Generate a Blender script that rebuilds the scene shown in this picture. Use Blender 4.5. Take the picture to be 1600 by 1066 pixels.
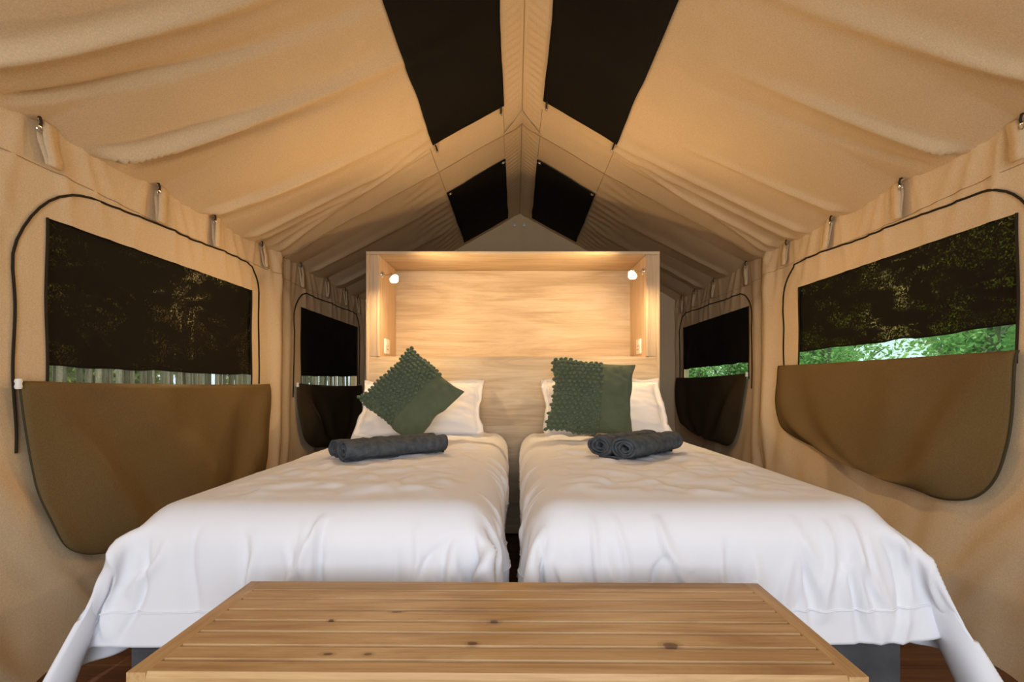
import bpy, bmesh, math, random
import numpy as np
from mathutils import Vector, Matrix

random.seed(7)
rng = np.random.default_rng(7)
for _o in list(bpy.data.objects):
    bpy.data.objects.remove(_o)
scene = bpy.context.scene
COL = scene.collection

# ---------------------------------------------------------------- camera, world, light, exposure
F, VX, VY, CZ = 773.0, 806.0, 600.0, 0.95
cam = bpy.data.cameras.new('camera')
cam.sensor_width = 36.0
cam.lens = 36.0 * F / 1600.0
cam.shift_x = -(VX - 800.0) / 1600.0
cam.shift_y = (VY - 533.0) / 1600.0
cam.clip_start = 0.05
cam_ob = bpy.data.objects.new('camera', cam)
cam_ob.location = (0, 0, CZ)
cam_ob.rotation_euler = (math.pi / 2, 0, 0)
COL.objects.link(cam_ob)
scene.camera = cam_ob

world = bpy.data.worlds.new('world')
scene.world = world
world.use_nodes = True
_bg = world.node_tree.nodes['Background']
_bg.inputs[0].default_value = (0.80, 0.90, 1.0, 1)
_bg.inputs[1].default_value = 1.2

sun = bpy.data.lights.new('sun', 'SUN')
sun.energy = 4.2
sun.angle = math.radians(1.0)
sun.color = (1.0, 0.9, 0.72)
sun_ob = bpy.data.objects.new('sun', sun)
sun_ob.rotation_euler = Vector((0.10, -0.30, -0.95)).to_track_quat('-Z', 'Y').to_euler()
COL.objects.link(sun_ob)

# daylight coming in through the open tent front behind the camera
door = bpy.data.lights.new('daylight', 'AREA')
door.shape = 'RECTANGLE'
door.size, door.size_y = 1.35, 1.9
door.energy = 40.0
door.color = (0.90, 0.935, 1.0)
door_ob = bpy.data.objects.new('daylight', door)
door_ob.location = (0.04, -1.75, 1.20)
door_ob.rotation_euler = (math.radians(100), 0, 0)
COL.objects.link(door_ob)

scene.view_settings.view_transform = 'Standard'
scene.view_settings.look = 'None'
scene.view_settings.gamma = 1.0
scene.view_settings.use_curve_mapping = False
scene.view_settings.exposure = 0.42
BULB = 1150.0
scene.cycles.use_denoising = True
scene.cycles.max_bounces = 10
scene.cycles.transparent_max_bounces = 12
scene.cycles.sample_clamp_indirect = 6.0

# ---------------------------------------------------------------- helpers
def P(px, py, d):
    return ((px - VX) * d / F, d, CZ + (VY - py) * d / F)


def link(name, me, mat=None, parent=None, smooth=True):
    o = bpy.data.objects.new(name, me)
    if mat is not None:
        me.materials.append(mat)
    COL.objects.link(o)
    if parent is not None:
        o.parent = parent
        off = Vector((0, 0, 0))
        p = parent
        while p is not None:
            off += p.location
            p = p.parent
        o.location = -off
    if smooth:
        me.polygons.foreach_set('use_smooth', [True] * len(me.polygons))
    return o


def empty(name, loc):
    o = bpy.data.objects.new(name, None)
    o.location = loc
    o.empty_display_size = 0.05
    COL.objects.link(o)
    return o


def tag(o, label, cat, group=None):
    o['label'] = label
    o['category'] = cat
    if group:
        o['group'] = group
    return o


def struct(o):
    o['kind'] = 'structure'
    return o


def mesh_from(verts, faces, name='m'):
    me = bpy.data.meshes.new(name)
    me.from_pydata([tuple(map(float, v)) for v in verts], [], [tuple(map(int, f)) for f in faces])
    me.update()
    return me


def grid_faces(nu, nv, off=0, wrap=False):
    i, j = np.meshgrid(np.arange(nu - 1), np.arange(nv - (0 if wrap else 1)), indexing='ij')
    a = i * nv + j
    b = (i + 1) * nv + j
    j2 = (j + 1) % nv
    c = (i + 1) * nv + j2
    d = i * nv + j2
    return (np.stack([a, b, c, d], -1).reshape(-1, 4) + off).tolist()


def grid_mesh(X, Y, Z, keep=None):
    nu, nv = X.shape
    v = np.stack([X, Y, Z], -1).reshape(-1, 3)
    f = grid_faces(nu, nv)
    if keep is not None:
        f = [q for q, k in zip(f, keep.reshape(-1)) if k]
    return mesh_from(v, f)


class MB:
    """collects shapes into one mesh"""
    def __init__(self):
        self.v, self.f = [], []

    def add(self, v, f):
        o = len(self.v)
        self.v += [tuple(p) for p in v]
        self.f += [tuple(i + o for i in q) for q in f]
        return self

    def box(self, x0, x1, y0, y1, z0, z1, rot=0.0, pivot=(0, 0), bev=0.0):
        x0, x1 = min(x0, x1), max(x0, x1)
        y0, y1 = min(y0, y1), max(y0, y1)
        z0, z1 = min(z0, z1), max(z0, z1)
        if bev > 0:
            bm = bmesh.new()
            bmesh.ops.create_cube(bm, size=1.0)
            for v in bm.verts:
                v.co = Vector(((x0 + x1) / 2 + v.co.x * (x1 - x0), (y0 + y1) / 2 + v.co.y * (y1 - y0),
                               (z0 + z1) / 2 + v.co.z * (z1 - z0)))
            bmesh.ops.bevel(bm, geom=bm.edges[:], offset=bev, segments=2, profile=0.6, affect='EDGES')
            bm.verts.index_update()
            vs = [tuple(v.co) for v in bm.verts]
            fs = [tuple(v.index for v in f.verts) for f in bm.faces]
            bm.free()
        else:
            vs = [(x, y, z) for x in (x0, x1) for y in (y0, y1) for z in (z0, z1)]
            fs = [(0, 1, 3, 2), (4, 6, 7, 5), (0, 4, 5, 1), (2, 3, 7, 6), (0, 2, 6, 4), (1, 5, 7, 3)]
        if rot:
            c, s = math.cos(rot), math.sin(rot)
            vs = [(pivot[0] + (x - pivot[0]) * c - (y - pivot[1]) * s,
                   pivot[1] + (x - pivot[0]) * s + (y - pivot[1]) * c, z) for x, y, z in vs]
        return self.add(vs, fs)

    def tube(self, pts, r, n=8, closed=False, cap=True):
        pts = [Vector(p) for p in pts]
        m = len(pts)
        rr = r if hasattr(r, '__len__') else [r] * m
        up = None
        vs = []
        for k in range(m):
            if closed:
                t = pts[(k + 1) % m] - pts[k - 1]
            else:
                t = pts[min(k + 1, m - 1)] - pts[max(k - 1, 0)]
            t.normalize()
            if up is None:
                up = Vector((0, 0, 1)) if abs(t.z) < 0.9 else Vector((1, 0, 0))
            s = t.cross(up)
            s.normalize()
            up = s.cross(t)
            up.normalize()
            for j in range(n):
                a = 2 * math.pi * j / n
                vs.append(pts[k] + (s * math.cos(a) + up * math.sin(a)) * rr[k])
        fs = []
        for k in range(m if closed else m - 1):
            for j in range(n):
                a, b = k * n + j, k * n + (j + 1) % n
                c, d = ((k + 1) % m) * n + (j + 1) % n, ((k + 1) % m) * n + j
                fs.append((a, b, c, d))
        if cap and not closed:
            fs.append(tuple(range(n))[::-1])
            fs.append(tuple((m - 1) * n + j for j in range(n)))
        return self.add(vs, fs)

    def lathe(self, prof, mat=None, n=20):
        """prof: list of (r, h) about local z"""
        vs = []
        for r, h in prof:
            for j in range(n):
                a = 2 * math.pi * j / n
                v = Vector((r * math.cos(a), r * math.sin(a), h))
                vs.append(mat @ v if mat is not None else v)
        fs = []
        for k in range(len(prof) - 1):
            for j in range(n):
                fs.append((k * n + j, k * n + (j + 1) % n, (k + 1) * n + (j + 1) % n, (k + 1) * n + j))
        return self.add(vs, fs)

    def ball(self, c, r, seg=12, rings=8, sc=(1, 1, 1)):
        vs, fs = [], []
        for i in range(rings + 1):
            th = math.pi * i / rings
            for j in range(seg):
                a = 2 * math.pi * j / seg
                vs.append((c[0] + r * sc[0] * math.sin(th) * math.cos(a), c[1] + r * sc[1] * math.sin(th) * math.sin(a),
                           c[2] + r * sc[2] * math.cos(th)))
        for i in range(rings):
            for j in range(seg):
                fs.append((i * seg + j, (i + 1) * seg + j, (i + 1) * seg + (j + 1) % seg, i * seg + (j + 1) % seg))
        return self.add(vs, fs)

    def build(self, name, mat, parent=None, smooth=True):
        me = mesh_from(self.v, self.f, name)
        bm = bmesh.new()
        bm.from_mesh(me)
        bmesh.ops.remove_doubles(bm, verts=bm.verts, dist=1e-5)
        bmesh.ops.recalc_face_normals(bm, faces=bm.faces)
        bm.to_mesh(me)
        bm.free()
        o = link(name, me, mat, parent, smooth)
        if smooth:
            autosmooth(me)
        return o


def autosmooth(me, ang=40):
    bm = bmesh.new()
    bm.from_mesh(me)
    for e in bm.edges:
        if len(e.link_faces) == 2 and e.calc_face_angle(0) > math.radians(ang):
            e.smooth = False
    bm.to_mesh(me)
    bm.free()


def vnoise(x, y, seed=0):
    """smooth value noise, numpy"""
    x, y = np.asarray(x, float), np.asarray(y, float)
    tab = np.random.default_rng(1000 + seed).uniform(-1, 1, (64, 64))
    xi, yi = np.floor(x).astype(int), np.floor(y).astype(int)
    fx, fy = x - xi, y - yi
    fx, fy = fx * fx * fx * (fx * (fx * 6 - 15) + 10), fy * fy * fy * (fy * (fy * 6 - 15) + 10)
    a, b = tab[xi % 64, yi % 64], tab[(xi + 1) % 64, yi % 64]
    c, d = tab[xi % 64, (yi + 1) % 64], tab[(xi + 1) % 64, (yi + 1) % 64]
    return (a * (1 - fx) + b * fx) * (1 - fy) + (c * (1 - fx) + d * fx) * fy


# ---------------------------------------------------------------- materials
class NT:
    def __init__(self, name):
        self.m = bpy.data.materials.new(name)
        self.m.use_nodes = True
        self.t = self.m.node_tree
        self.b = self.t.nodes['Principled BSDF']
        self.out = self.t.nodes['Material Output']

    def n(self, typ, **kw):
        nd = self.t.nodes.new(typ)
        for k, v in kw.items():
            if k in nd.inputs:
                nd.inputs[k].default_value = v
            else:
                setattr(nd, k, v)
        return nd

    def l(self, a, b):
        self.t.links.new(a, b)

    def coords(self, scale=(1, 1, 1), rot=(0, 0, 0)):
        tc = self.n('ShaderNodeTexCoord')
        mp = self.n('ShaderNodeMapping')
        mp.inputs['Scale'].default_value = scale
        mp.inputs['Rotation'].default_value = rot
        self.l(tc.outputs['Object'], mp.inputs['Vector'])
        return mp.outputs['Vector']

    def noise(self, vec, scale, detail=3, rough=0.55, dist=0.0):
        nz = self.n('ShaderNodeTexNoise')
        nz.inputs['Scale'].default_value = scale
        nz.inputs['Detail'].default_value = detail
        nz.inputs['Roughness'].default_value = rough
        nz.inputs['Distortion'].default_value = dist
        self.l(vec, nz.inputs['Vector'])
        return nz.outputs['Fac']

    def ramp(self, fac, stops):
        r = self.n('ShaderNodeValToRGB')
        el = r.color_ramp.elements
        while len(el) < len(stops):
            el.new(0.5)
        for e, (p, c) in zip(el, stops):
            e.position = p
            e.color = (c[0], c[1], c[2], 1)
        self.l(fac, r.inputs[0])
        return r.outputs[0]

    def math(self, op, a, b=None, c=None):
        nd = self.n('ShaderNodeMath', operation=op)
        for k, x in enumerate((a, b, c)):
            if x is None:
                continue
            if hasattr(x, 'links'):
                self.l(x, nd.inputs[k])
            else:
                nd.inputs[k].default_value = x
        return nd.outputs[0]

    def mix(self, fac, a, b, mode='MIX'):
        nd = self.n('ShaderNodeMix', data_type='RGBA', blend_type=mode)
        for s, x in ((nd.inputs[0], fac), (nd.inputs[6], a), (nd.inputs[7], b)):
            if hasattr(x, 'links'):
                self.l(x, s)
            elif hasattr(x, '__len__'):
                s.default_value = (x[0], x[1], x[2], 1)
            else:
                s.default_value = x
        return nd.outputs[2]

    def bump(self, h, strength=0.3, dist=0.01):
        b = self.n('ShaderNodeBump')
        b.inputs['Strength'].default_value = strength
        b.inputs['Distance'].default_value = dist
        self.l(h, b.inputs['Height'])
        self.l(b.outputs[0], self.b.inputs['Normal'])

    def color(self, c):
        if hasattr(c, 'links'):
            self.l(c, self.b.inputs['Base Color'])
        else:
            self.b.inputs['Base Color'].default_value = (c[0], c[1], c[2], 1)

    def fin(self, rough=0.8, metal=0.0, spec=0.3):
        self.b.inputs['Roughness'].default_value = rough
        self.b.inputs['Metallic'].default_value = metal
        self.b.inputs['Specular IOR Level'].default_value = spec
        return self.m


def fabric(name, c1, c2, fine=260, big=2.5, bump=0.25, rough=0.9, sheen=0.0, dist=0.002):
    t = NT(name)
    v = t.coords()
    t.color(t.ramp(t.noise(v, big, 4), [(0.3, c1), (0.7, c2)]))
    t.bump(t.noise(v, fine, 2), bump, dist)
    t.b.inputs['Sheen Weight'].default_value = sheen
    return t.fin(rough, 0, 0.15)


def canvas_mat(name, c1, c2, glow=0.0):
    t = NT(name)
    v = t.coords()
    base = t.ramp(t.noise(v, 1.6, 5, 0.6), [(0.3, c1), (0.7, c2)])
    speck = t.noise(v, 220, 2, 0.7)
    col = t.mix(0.35, base, t.ramp(speck, [(0.3, [k * 0.72 for k in c1]), (0.7, [min(1, k * 1.18) for k in c2])]))
    t.color(col)
    h = t.math('ADD', t.math('MULTIPLY', t.noise(v, 3.0, 3, 0.5, 0.3), 5.0), t.math('MULTIPLY', speck, 0.35))
    t.bump(h, 0.22, 0.004)
    t.fin(0.9, 0, 0.1)
    if glow:
        tl = t.n('ShaderNodeBsdfTranslucent')
        t.l(col, tl.inputs[0])
        mx = t.n('ShaderNodeMixShader')
        mx.inputs[0].default_value = glow
        t.l(t.b.outputs[0], mx.inputs[1])
        t.l(tl.outputs[0], mx.inputs[2])
        t.l(mx.outputs[0], t.out.inputs['Surface'])
    return t.m


def plain(name, c, rough=0.5, metal=0.0, spec=0.4):
    t = NT(name)
    t.color(c)
    return t.fin(rough, metal, spec)


def wood(name, dark, mid, light, axis='x', stretch=14.0, scale=1.6, knots=(), rough=0.55, bump=0.12):
    t = NT(name)
    sc = {'x': (1, stretch, stretch), 'y': (stretch, 1, stretch), 'z': (stretch, stretch, 1)}[axis]
    v = t.coords(sc)
    g1 = t.noise(v, scale, 6, 0.62, 1.2)
    sc2 = {'x': (1.2, stretch * 7, stretch * 7), 'y': (stretch * 7, 1.2, stretch * 7), 'z': (stretch * 7, stretch * 7, 1.2)}[axis]
    g2 = t.noise(t.coords(sc2), scale * 1.3, 3, 0.6)
    fac = t.math('ADD', t.math('MULTIPLY', g1, 0.72), t.math('MULTIPLY', g2, 0.28))
    col = t.ramp(fac, [(0.37, dark), (0.5, mid), (0.62, light)])
    if knots:
        tc = t.n('ShaderNodeTexCoord')
        warp = t.noise(t.coords((1, 1, 1)), 30, 2)
        for (kx, ky, kz, kr, kst) in knots:
            kr = kr * 1.7
            mp = t.n('ShaderNodeMapping')
            mp.inputs['Scale'].default_value = (1.0 / (kr * kst), 1.0 / kr, 1.0 / (kr * 3))
            mp.inputs['Location'].default_value = (-kx / (kr * kst), -ky / kr, -kz / (kr * 3))
            t.l(tc.outputs['Object'], mp.inputs['Vector'])
            ln = t.n('ShaderNodeVectorMath', operation='LENGTH')
            t.l(mp.outputs['Vector'], ln.inputs[0])
            dd = t.math('ADD', ln.outputs['Value'], t.math('MULTIPLY', t.math('SUBTRACT', warp, 0.5), 0.8))
            col = t.mix(t.ramp(dd, [(0.0, (1, 1, 1)), (0.42, (0.85,) * 3), (0.5, (0.35,) * 3), (0.98, (0, 0, 0))]), col, (0.09, 0.028, 0.008))
    t.color(col)
    t.bump(fac, bump, 0.004)
    return t.fin(rough, 0, 0.3)


M = {}
M['canvas'] = canvas_mat('tan_canvas', (0.62, 0.462, 0.285), (0.71, 0.545, 0.350), 0.0)
M['seam'] = plain('seam_thread', (0.42, 0.28, 0.15), 0.9)
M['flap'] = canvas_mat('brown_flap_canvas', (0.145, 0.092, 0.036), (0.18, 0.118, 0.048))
M['flap_shaded'] = canvas_mat('shaded_flap_canvas', (0.050, 0.034, 0.017), (0.062, 0.043, 0.022))  # flap canvas with the shade at the tent's rear put into its colour
M['binding'] = plain('olive_binding', (0.045, 0.036, 0.014), 0.85)
M['zip'] = plain('dark_zip', (0.030, 0.021, 0.012), 0.8, 0, .1)
M['black_mesh'] = fabric('black_mesh', (0.006, 0.0042, 0.0025), (0.009, 0.0065, 0.004), 300, 3, 0.3)
M['steel'] = plain('steel', (0.75, 0.73, 0.70), 0.25, 1.0)
M['white_plastic'] = plain('white_plastic', (0.82, 0.80, 0.76), 0.4)
M['dark_cord'] = plain('dark_elastic', (0.03, 0.02, 0.012), 0.8)
M['duvet'] = fabric('white_cotton', (0.76, 0.77, 0.82), (0.80, 0.81, 0.855), 420, 3, 0.06, 0.85)
M['pillow'] = fabric('pillow_cotton', (0.80, 0.79, 0.80), (0.84, 0.83, 0.84), 420, 3, 0.06, 0.85)
M['mattress'] = fabric('mattress_ticking', (0.70, 0.69, 0.68), (0.75, 0.74, 0.72), 300, 4, 0.15)
M['bed_base'] = fabric('charcoal_upholstery', (0.042, 0.043, 0.047), (0.075, 0.075, 0.080), 330, 9, 0.5, 0.95, 0.1)
M['towel'] = fabric('charcoal_terry', (0.058, 0.068, 0.080), (0.118, 0.132, 0.150), 330, 40, 1.0, 0.98, 0.0, 0.004)
M['green'] = fabric('green_linen', (0.098, 0.122, 0.074), (0.118, 0.144, 0.090), 380, 12, 0.4, 0.95, 0.1)
M['green_knit'] = fabric('green_knit', (0.085, 0.122, 0.076), (0.135, 0.175, 0.110), 500, 60, 0.6, 0.95, 0.1)
M['oak'] = wood('oak_veneer', (0.50, 0.365, 0.225), (0.62, 0.48, 0.31), (0.70, 0.57, 0.40), 'x', 8, 1.4)
M['oak_upright'] = wood('oak_veneer_upright', (0.50, 0.35, 0.22), (0.62, 0.46, 0.30), (0.70, 0.54, 0.37), 'z', 16, 1.6)
M['floor_wood'] = wood('brown_floor_wood', (0.055, 0.020, 0.008), (0.10, 0.040, 0.016), (0.15, 0.065, 0.028), 'x', 14, 1.4, rough=0.45)
M['dark_wood'] = plain('bed_leg_wood', (0.04, 0.025, 0.015), 0.6)


def glow_mat(name, c, s):
    t = NT(name)
    t.b.inputs['Base Color'].default_value = (1, 1, 1, 1)
    t.b.inputs['Emission Color'].default_value = (c[0], c[1], c[2], 1)
    t.b.inputs['Emission Strength'].default_value = s
    return t.m


M['bulb'] = glow_mat('lit_bulb', (1.0, 0.68, 0.35), BULB)


def net_mat(name, tint, fibre, lo, hi, fine, thr0, thr1, wide=None):
    """woven net: fibres that are opaque and holes that let the view through"""
    t = NT(name)
    v = t.coords((1, 1, 1))
    if wide is not None:
        vo = t.n('ShaderNodeTexVoronoi')
        vo.inputs['Scale'].default_value = fine
        t.l(v, vo.inputs['Vector'])
        sp = t.n('ShaderNodeSeparateColor')
        t.l(vo.outputs['Color'], sp.inputs[0])
        hole = sp.outputs[0]
    else:
        hole = t.noise(v, fine, 2, 0.6)
    fac = t.n('ShaderNodeMapRange')
    fac.inputs['From Min'].default_value = thr0
    fac.inputs['From Max'].default_value = thr1
    fac.inputs['To Min'].default_value = lo
    fac.inputs['To Max'].default_value = hi
    t.l(hole, fac.inputs['Value'])
    f = fac.outputs[0]
    if wide is not None:
        w = t.noise(t.coords(wide[0], wide[1]), wide[2], 4, 0.6, 0.8)
        g = t.n('ShaderNodeMapRange')
        g.inputs['From Min'].default_value = wide[3]
        g.inputs['From Max'].default_value = wide[4]
        t.l(w, g.inputs['Value'])
        f = t.math('MULTIPLY', f, g.outputs[0])
        f = t.math('ADD', f, lo)
    t.color(fibre)
    t.fin(0.85, 0, 0.1)
    tr = t.n('ShaderNodeBsdfTransparent')
    tr.inputs[0].default_value = (tint[0], tint[1], tint[2], 1)
    mx = t.n('ShaderNodeMixShader')
    t.l(f, mx.inputs[0])
    t.l(t.b.outputs[0], mx.inputs[1])
    t.l(tr.outputs[0], mx.inputs[2])
    t.l(mx.outputs[0], t.out.inputs['Surface'])
    return t.m


M['shade'] = net_mat('black_shade_cloth', (1.0, 0.56, 0.17), (0.012, 0.009, 0.005), 0.0, 0.45, 190, 0.55, 1.0,
                     ((1, 1.0, 2.0), (0.6, 0, 0), 4.0, 0.47, 0.64))  # gold tint and clustered holes imitate sunlight glinting through the cloth
M['shade_unlit'] = fabric('black_shade_unlit', (0.007, 0.005, 0.003), (0.010, 0.007, 0.004), 300, 3, 0.3)  # lack of light behind the rear windows, put into an opaque cloth
M['screen'] = net_mat('insect_screen', (0.92, 0.97, 0.92), (0.16, 0.18, 0.14), 0.5, 0.8, 300, 0.35, 0.65)
M['screen_green'] = net_mat('green_insect_screen', (0.80, 1.0, 0.86), (0.03, 0.24, 0.10), 0.6, 0.9, 300, 0.35, 0.65)

# ---------------------------------------------------------------- tent shell
RX, ZR, ZE, SW = 0.04, 2.63, 1.785, 1.55
XL, XR = RX - SW, RX + SW
Y0, YA, YB = -0.9, 3.19, 4.90
SLOPE = (ZR - ZE) / SW
NORM = math.hypot(1, SLOPE)
TABS = {-1: [0.68, 1.13, 1.575, 2.09, 2.47, 2.93, 3.45, 3.94, 4.34, 4.68],
        1: [0.66, 1.12, 1.558, 2.04, 2.49, 2.90, 3.40, 3.95, 4.38, 4.70]}


def eave_dip(side, y):
    """the eave is held at the tabs and hangs a little between them"""
    ts = np.array([-1.2, -0.7, -0.25, 0.22] + TABS[side] + [5.2])
    y = np.asarray(y, float)
    k = np.clip(np.searchsorted(ts, y) - 1, 0, len(ts) - 2)
    u = np.clip((y - ts[k]) / (ts[k + 1] - ts[k]), 0, 1)
    return 0.026 * np.sin(np.pi * u) ** 0.8


FOLDS = {-1: [(0.72, .5, .45, .020, .050, .85), (1.16, .52, .45, .020, .045, .8), (1.36, .50, .45, -.014, .05, .75),
              (1.70, .50, .45, .024, .040, .85), (1.84, .42, .5, -.012, .06, .8), (2.33, .42, .5, .018, .04, .7),
              (2.50, .30, .6, -.008, .05, .8), (2.74, .22, .6, .012, .03, .6), (2.83, .2, .6, .008, .02, .5),
              (3.62, .10, .7, .008, .06, .6), (4.12, .16, .6, .010, .07, .65)],
         1: [(0.80, .45, .5, .014, .06, .7), (1.30, .40, .5, .016, .05, .6), (1.70, .36, .5, .018, .035, .5),
             (1.84, .36, .5, -.008, .05, .6), (2.33, .3, .5, .012, .03, .5), (2.66, .2, .6, .011, .028, .9),
             (2.80, .12, .6, .010, .022, .8), (2.98, -.02, .8, .008, .02, .7),
             (3.70, .14, .7, .008, .06, .6), (4.2, .1, .7, .010, .07, .65)]}


def roof_disp(side, s, y):
    """how far the canvas hangs inward of the plane of the roof slope"""
    t = (SW - s) / SW
    d = 0.022 * np.sin(np.pi * np.clip(t, 0, 1)) * (0.6 + 0.4 * np.sin(2.1 * y + side))
    for (y0, a, p, amp, w, ext) in FOLDS[side]:
        yc = y0 + a * np.clip(t, 0, 1) ** p
        ww = w * (0.48 + 1.5 * t)
        ww = np.maximum(ww, .026)
        x = (y - yc) / ww
        dec = np.clip(1 - t / ext, 0, 1) ** 0.8
        x = np.where(x > 0, x * 1.9, x)
        d = d + 2.2 * amp * np.exp(-x * x) * dec * np.clip((s - 0.02) / 0.3, 0, 1)
    # creases fanning from the corners of the black panels to the foot of the arch
    for (yb, k, amp, w) in ((2.87, .20, .007, .018), (2.78, .30, .006, .022), (2.92, .07, .006, .014)):
        yc = yb + k * (s - .5)
        d = d + amp * np.exp(-((y - yc) / w) ** 2) * np.clip((s - .46) / .12, 0, 1) * (y < YA)
    # puckers along the ridge strip and along the outer edges of the panels
    pk = np.sin(2 * np.pi * (y - 0.55 * s) / 0.055 + 2.0 * vnoise(y * 5, s * 9, 3))
    back = (y > YA) * 1.0
    d = d + 0.0036 * pk * np.exp(-((s - .06) / .05) ** 2) * (0.6 + 0.7 * back)
    pk2 = np.sin(2 * np.pi * (y - 0.35 * s) / 0.11 + 2.5 * vnoise(y * 4, s * 4, 5))
    d = d + (0.0009 + .0014 * back) * pk2 * np.exp(-((s - .66) / .12) ** 2)
    # the front sheet laps over the arch, the back one starts behind it
    d = d + 0.010 * np.exp(-np.clip(YA - y, 0, 9) / .16) * (y <= YA) - 0.004 * np.exp(-np.clip(y - YA, 0, 9) / .1) * (y > YA)
    d = d + 0.004 * vnoise(s * 4 + 10, y * 3, 9) + 0.0015 * vnoise(s * 14, y * 10, 11)
    return d


def roof_point(side, s, y, extra=0.0):
    s, y = np.asarray(s, float), np.asarray(y, float)
    fall = np.clip((s / SW), 0, 1) ** 6
    d = roof_disp(side, s, y) * np.clip((SW - s) / .06, 0, 1) * np.clip(s / .03, 0.15, 1) + extra
    x = RX + side * (s - d * SLOPE / NORM)
    z = ZR - SLOPE * s - d / NORM - eave_dip(side, y) * fall
    return x, y + 0 * s, z


ys_f = np.concatenate([np.linspace(Y0, YA - 0.0005, 420), np.linspace(YA + 0.0005, YB, 120)])
rings = []
ss = np.concatenate([np.linspace(SW + 0.03, 0, 90)])
SS, YY = np.meshgrid(ss, ys_f, indexing='ij')
Lx, Ly, Lz = roof_point(-1, SS, YY)
Rx_, Ry_, Rz_ = roof_point(1, SS[::-1], YY[::-1] * 0 + YY)
X = np.concatenate([Lx, Rx_[1:]])
Y = np.concatenate([Ly, Ry_[1:]])
Z = np.concatenate([Lz, Rz_[1:]])
ceiling = struct(link('ceiling', grid_mesh(X, Y, Z), M['canvas']))

WIN = {'near_left': dict(side=-1, y0=1.59, y1=2.82, z0=0.915, z1=1.485),
       'far_left': dict(side=-1, y0=3.47, y1=4.70, z0=0.90, z1=1.49),
       'near_right': dict(side=1, y0=1.566, y1=2.775, z0=1.015, z1=1.492),
       'far_right': dict(side=1, y0=3.37, y1=4.68, z0=0.985, z1=1.482)}


def wall_disp(side, y, z):
    top = np.clip((z - 1.15) / 0.6, 0, 1)
    d = 0.0 * y
    for k, yt in enumerate(TABS[side]):
        # gathers fanning down from each tab
        for q, (dy, lean, amp) in enumerate(((.05, .18, .010), (.12, .40, .008), (.19, .55, .006), (-.07, -.2, .006))):
            yc = yt + dy + lean * (ZE - z) + 0.02 * math.sin(3.1 * k + q)
            d = d + 1.5 * amp * np.exp(-((y - yc) / (.014 + .03 * (ZE - z))) ** 2) * top ** .9
    d = d + 0.035 * np.exp(-((y - 3.10) / .055) ** 2) + 0.014 * np.exp(-((y - 3.27) / .04) ** 2)
    d = d + 0.022 * np.exp(-((y - 4.85) / .05) ** 2)
    low = np.clip((1.15 - z) / 1.0, 0, 1)
    d = d + low * (0.030 * vnoise(y * 3.2 + z * 1.5, z * 1.6 - y * .4, 21 + side) + 0.020 * vnoise(y * 7 + 2.5 * z, z * 2.0, 25 + side) - .035 * np.clip((.6 - z) / .6, 0, 1))
    for (yb, zb, k, amp, w) in ((1.35, .75, .9, .020, .05), (1.15, .55, .7, .024, .06), (1.62, .35, .8, .018, .05)):
        yc = yb + k * (zb - z)
        d = d + amp * np.exp(-((y - yc) / w) ** 2) * np.clip((.95 - z) / .3, 0, 1)
    d = d + 0.004 * vnoise(y * 6, z * 5, 31 + side)
    inw = 1.0 + 0 * y
    for w in WIN.values():
        if w['side'] == side:
            m = np.clip((y - w['y0'] + .12) / .12, 0, 1) * np.clip((w['y1'] + .12 - y) / .12, 0, 1) * np.clip((w['z1'] + .1 - z) / .1, 0, 1) * np.clip((z - .7) / .1, 0, 1)
            inw = inw * (1 - 0.45 * m)
            d = np.where(m > .3, np.maximum(d, 0), d)
    return d * inw * np.clip((ZE + .03 - z) / .05, 0, 1)


def wall_x(side, y, z, extra=0.0):
    return (RX + side * SW) - side * (wall_disp(side, np.asarray(y, float), np.asarray(z, float)) + extra)


def build_wall(name, side):
    ycuts = {Y0, YB}
    zcuts = {-0.02, 1.0}
    for w in WIN.values():
        if w['side'] == side:
            ycuts |= {w['y0'], w['y1']}
            zcuts |= {w['z0'], w['z1']}
    ycuts, zcuts = sorted(ycuts), sorted(zcuts) + [1.755]

    def lin(c, st):
        out = [c[0]]
        for a, b in zip(c[:-1], c[1:]):
            n = max(1, int(round((b - a) / st)))
            out += list(np.linspace(a, b, n + 1)[1:])
        return np.array(out)
    yv, zv = lin(ycuts, .018), lin(zcuts, .022)
    YY, ZZ = np.meshgrid(yv, zv, indexing='ij')
    # the top rows follow the eave
    lift = np.clip((ZZ - 1.5) / (1.755 - 1.5), 0, 1)
    ZZ2 = ZZ + lift * (ZE - eave_dip(side, YY) - 1.755 + .012)
    XX = wall_x(side, YY, ZZ2)
    yc, zc = (yv[1:] + yv[:-1]) / 2, (zv[1:] + zv[:-1]) / 2
    YC, ZC = np.meshgrid(yc, zc, indexing='ij')
    keep = np.ones(YC.shape, bool)
    for w in WIN.values():
        if w['side'] == side:
            keep &= ~((YC > w['y0']) & (YC < w['y1']) & (ZC > w['z0']) & (ZC < w['z1']))
    return struct(link(name, grid_mesh(XX, YY, ZZ2, keep), M['canvas']))


wall_left = build_wall('wall_left', -1)
wall_right = build_wall('wall_right', 1)

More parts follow.
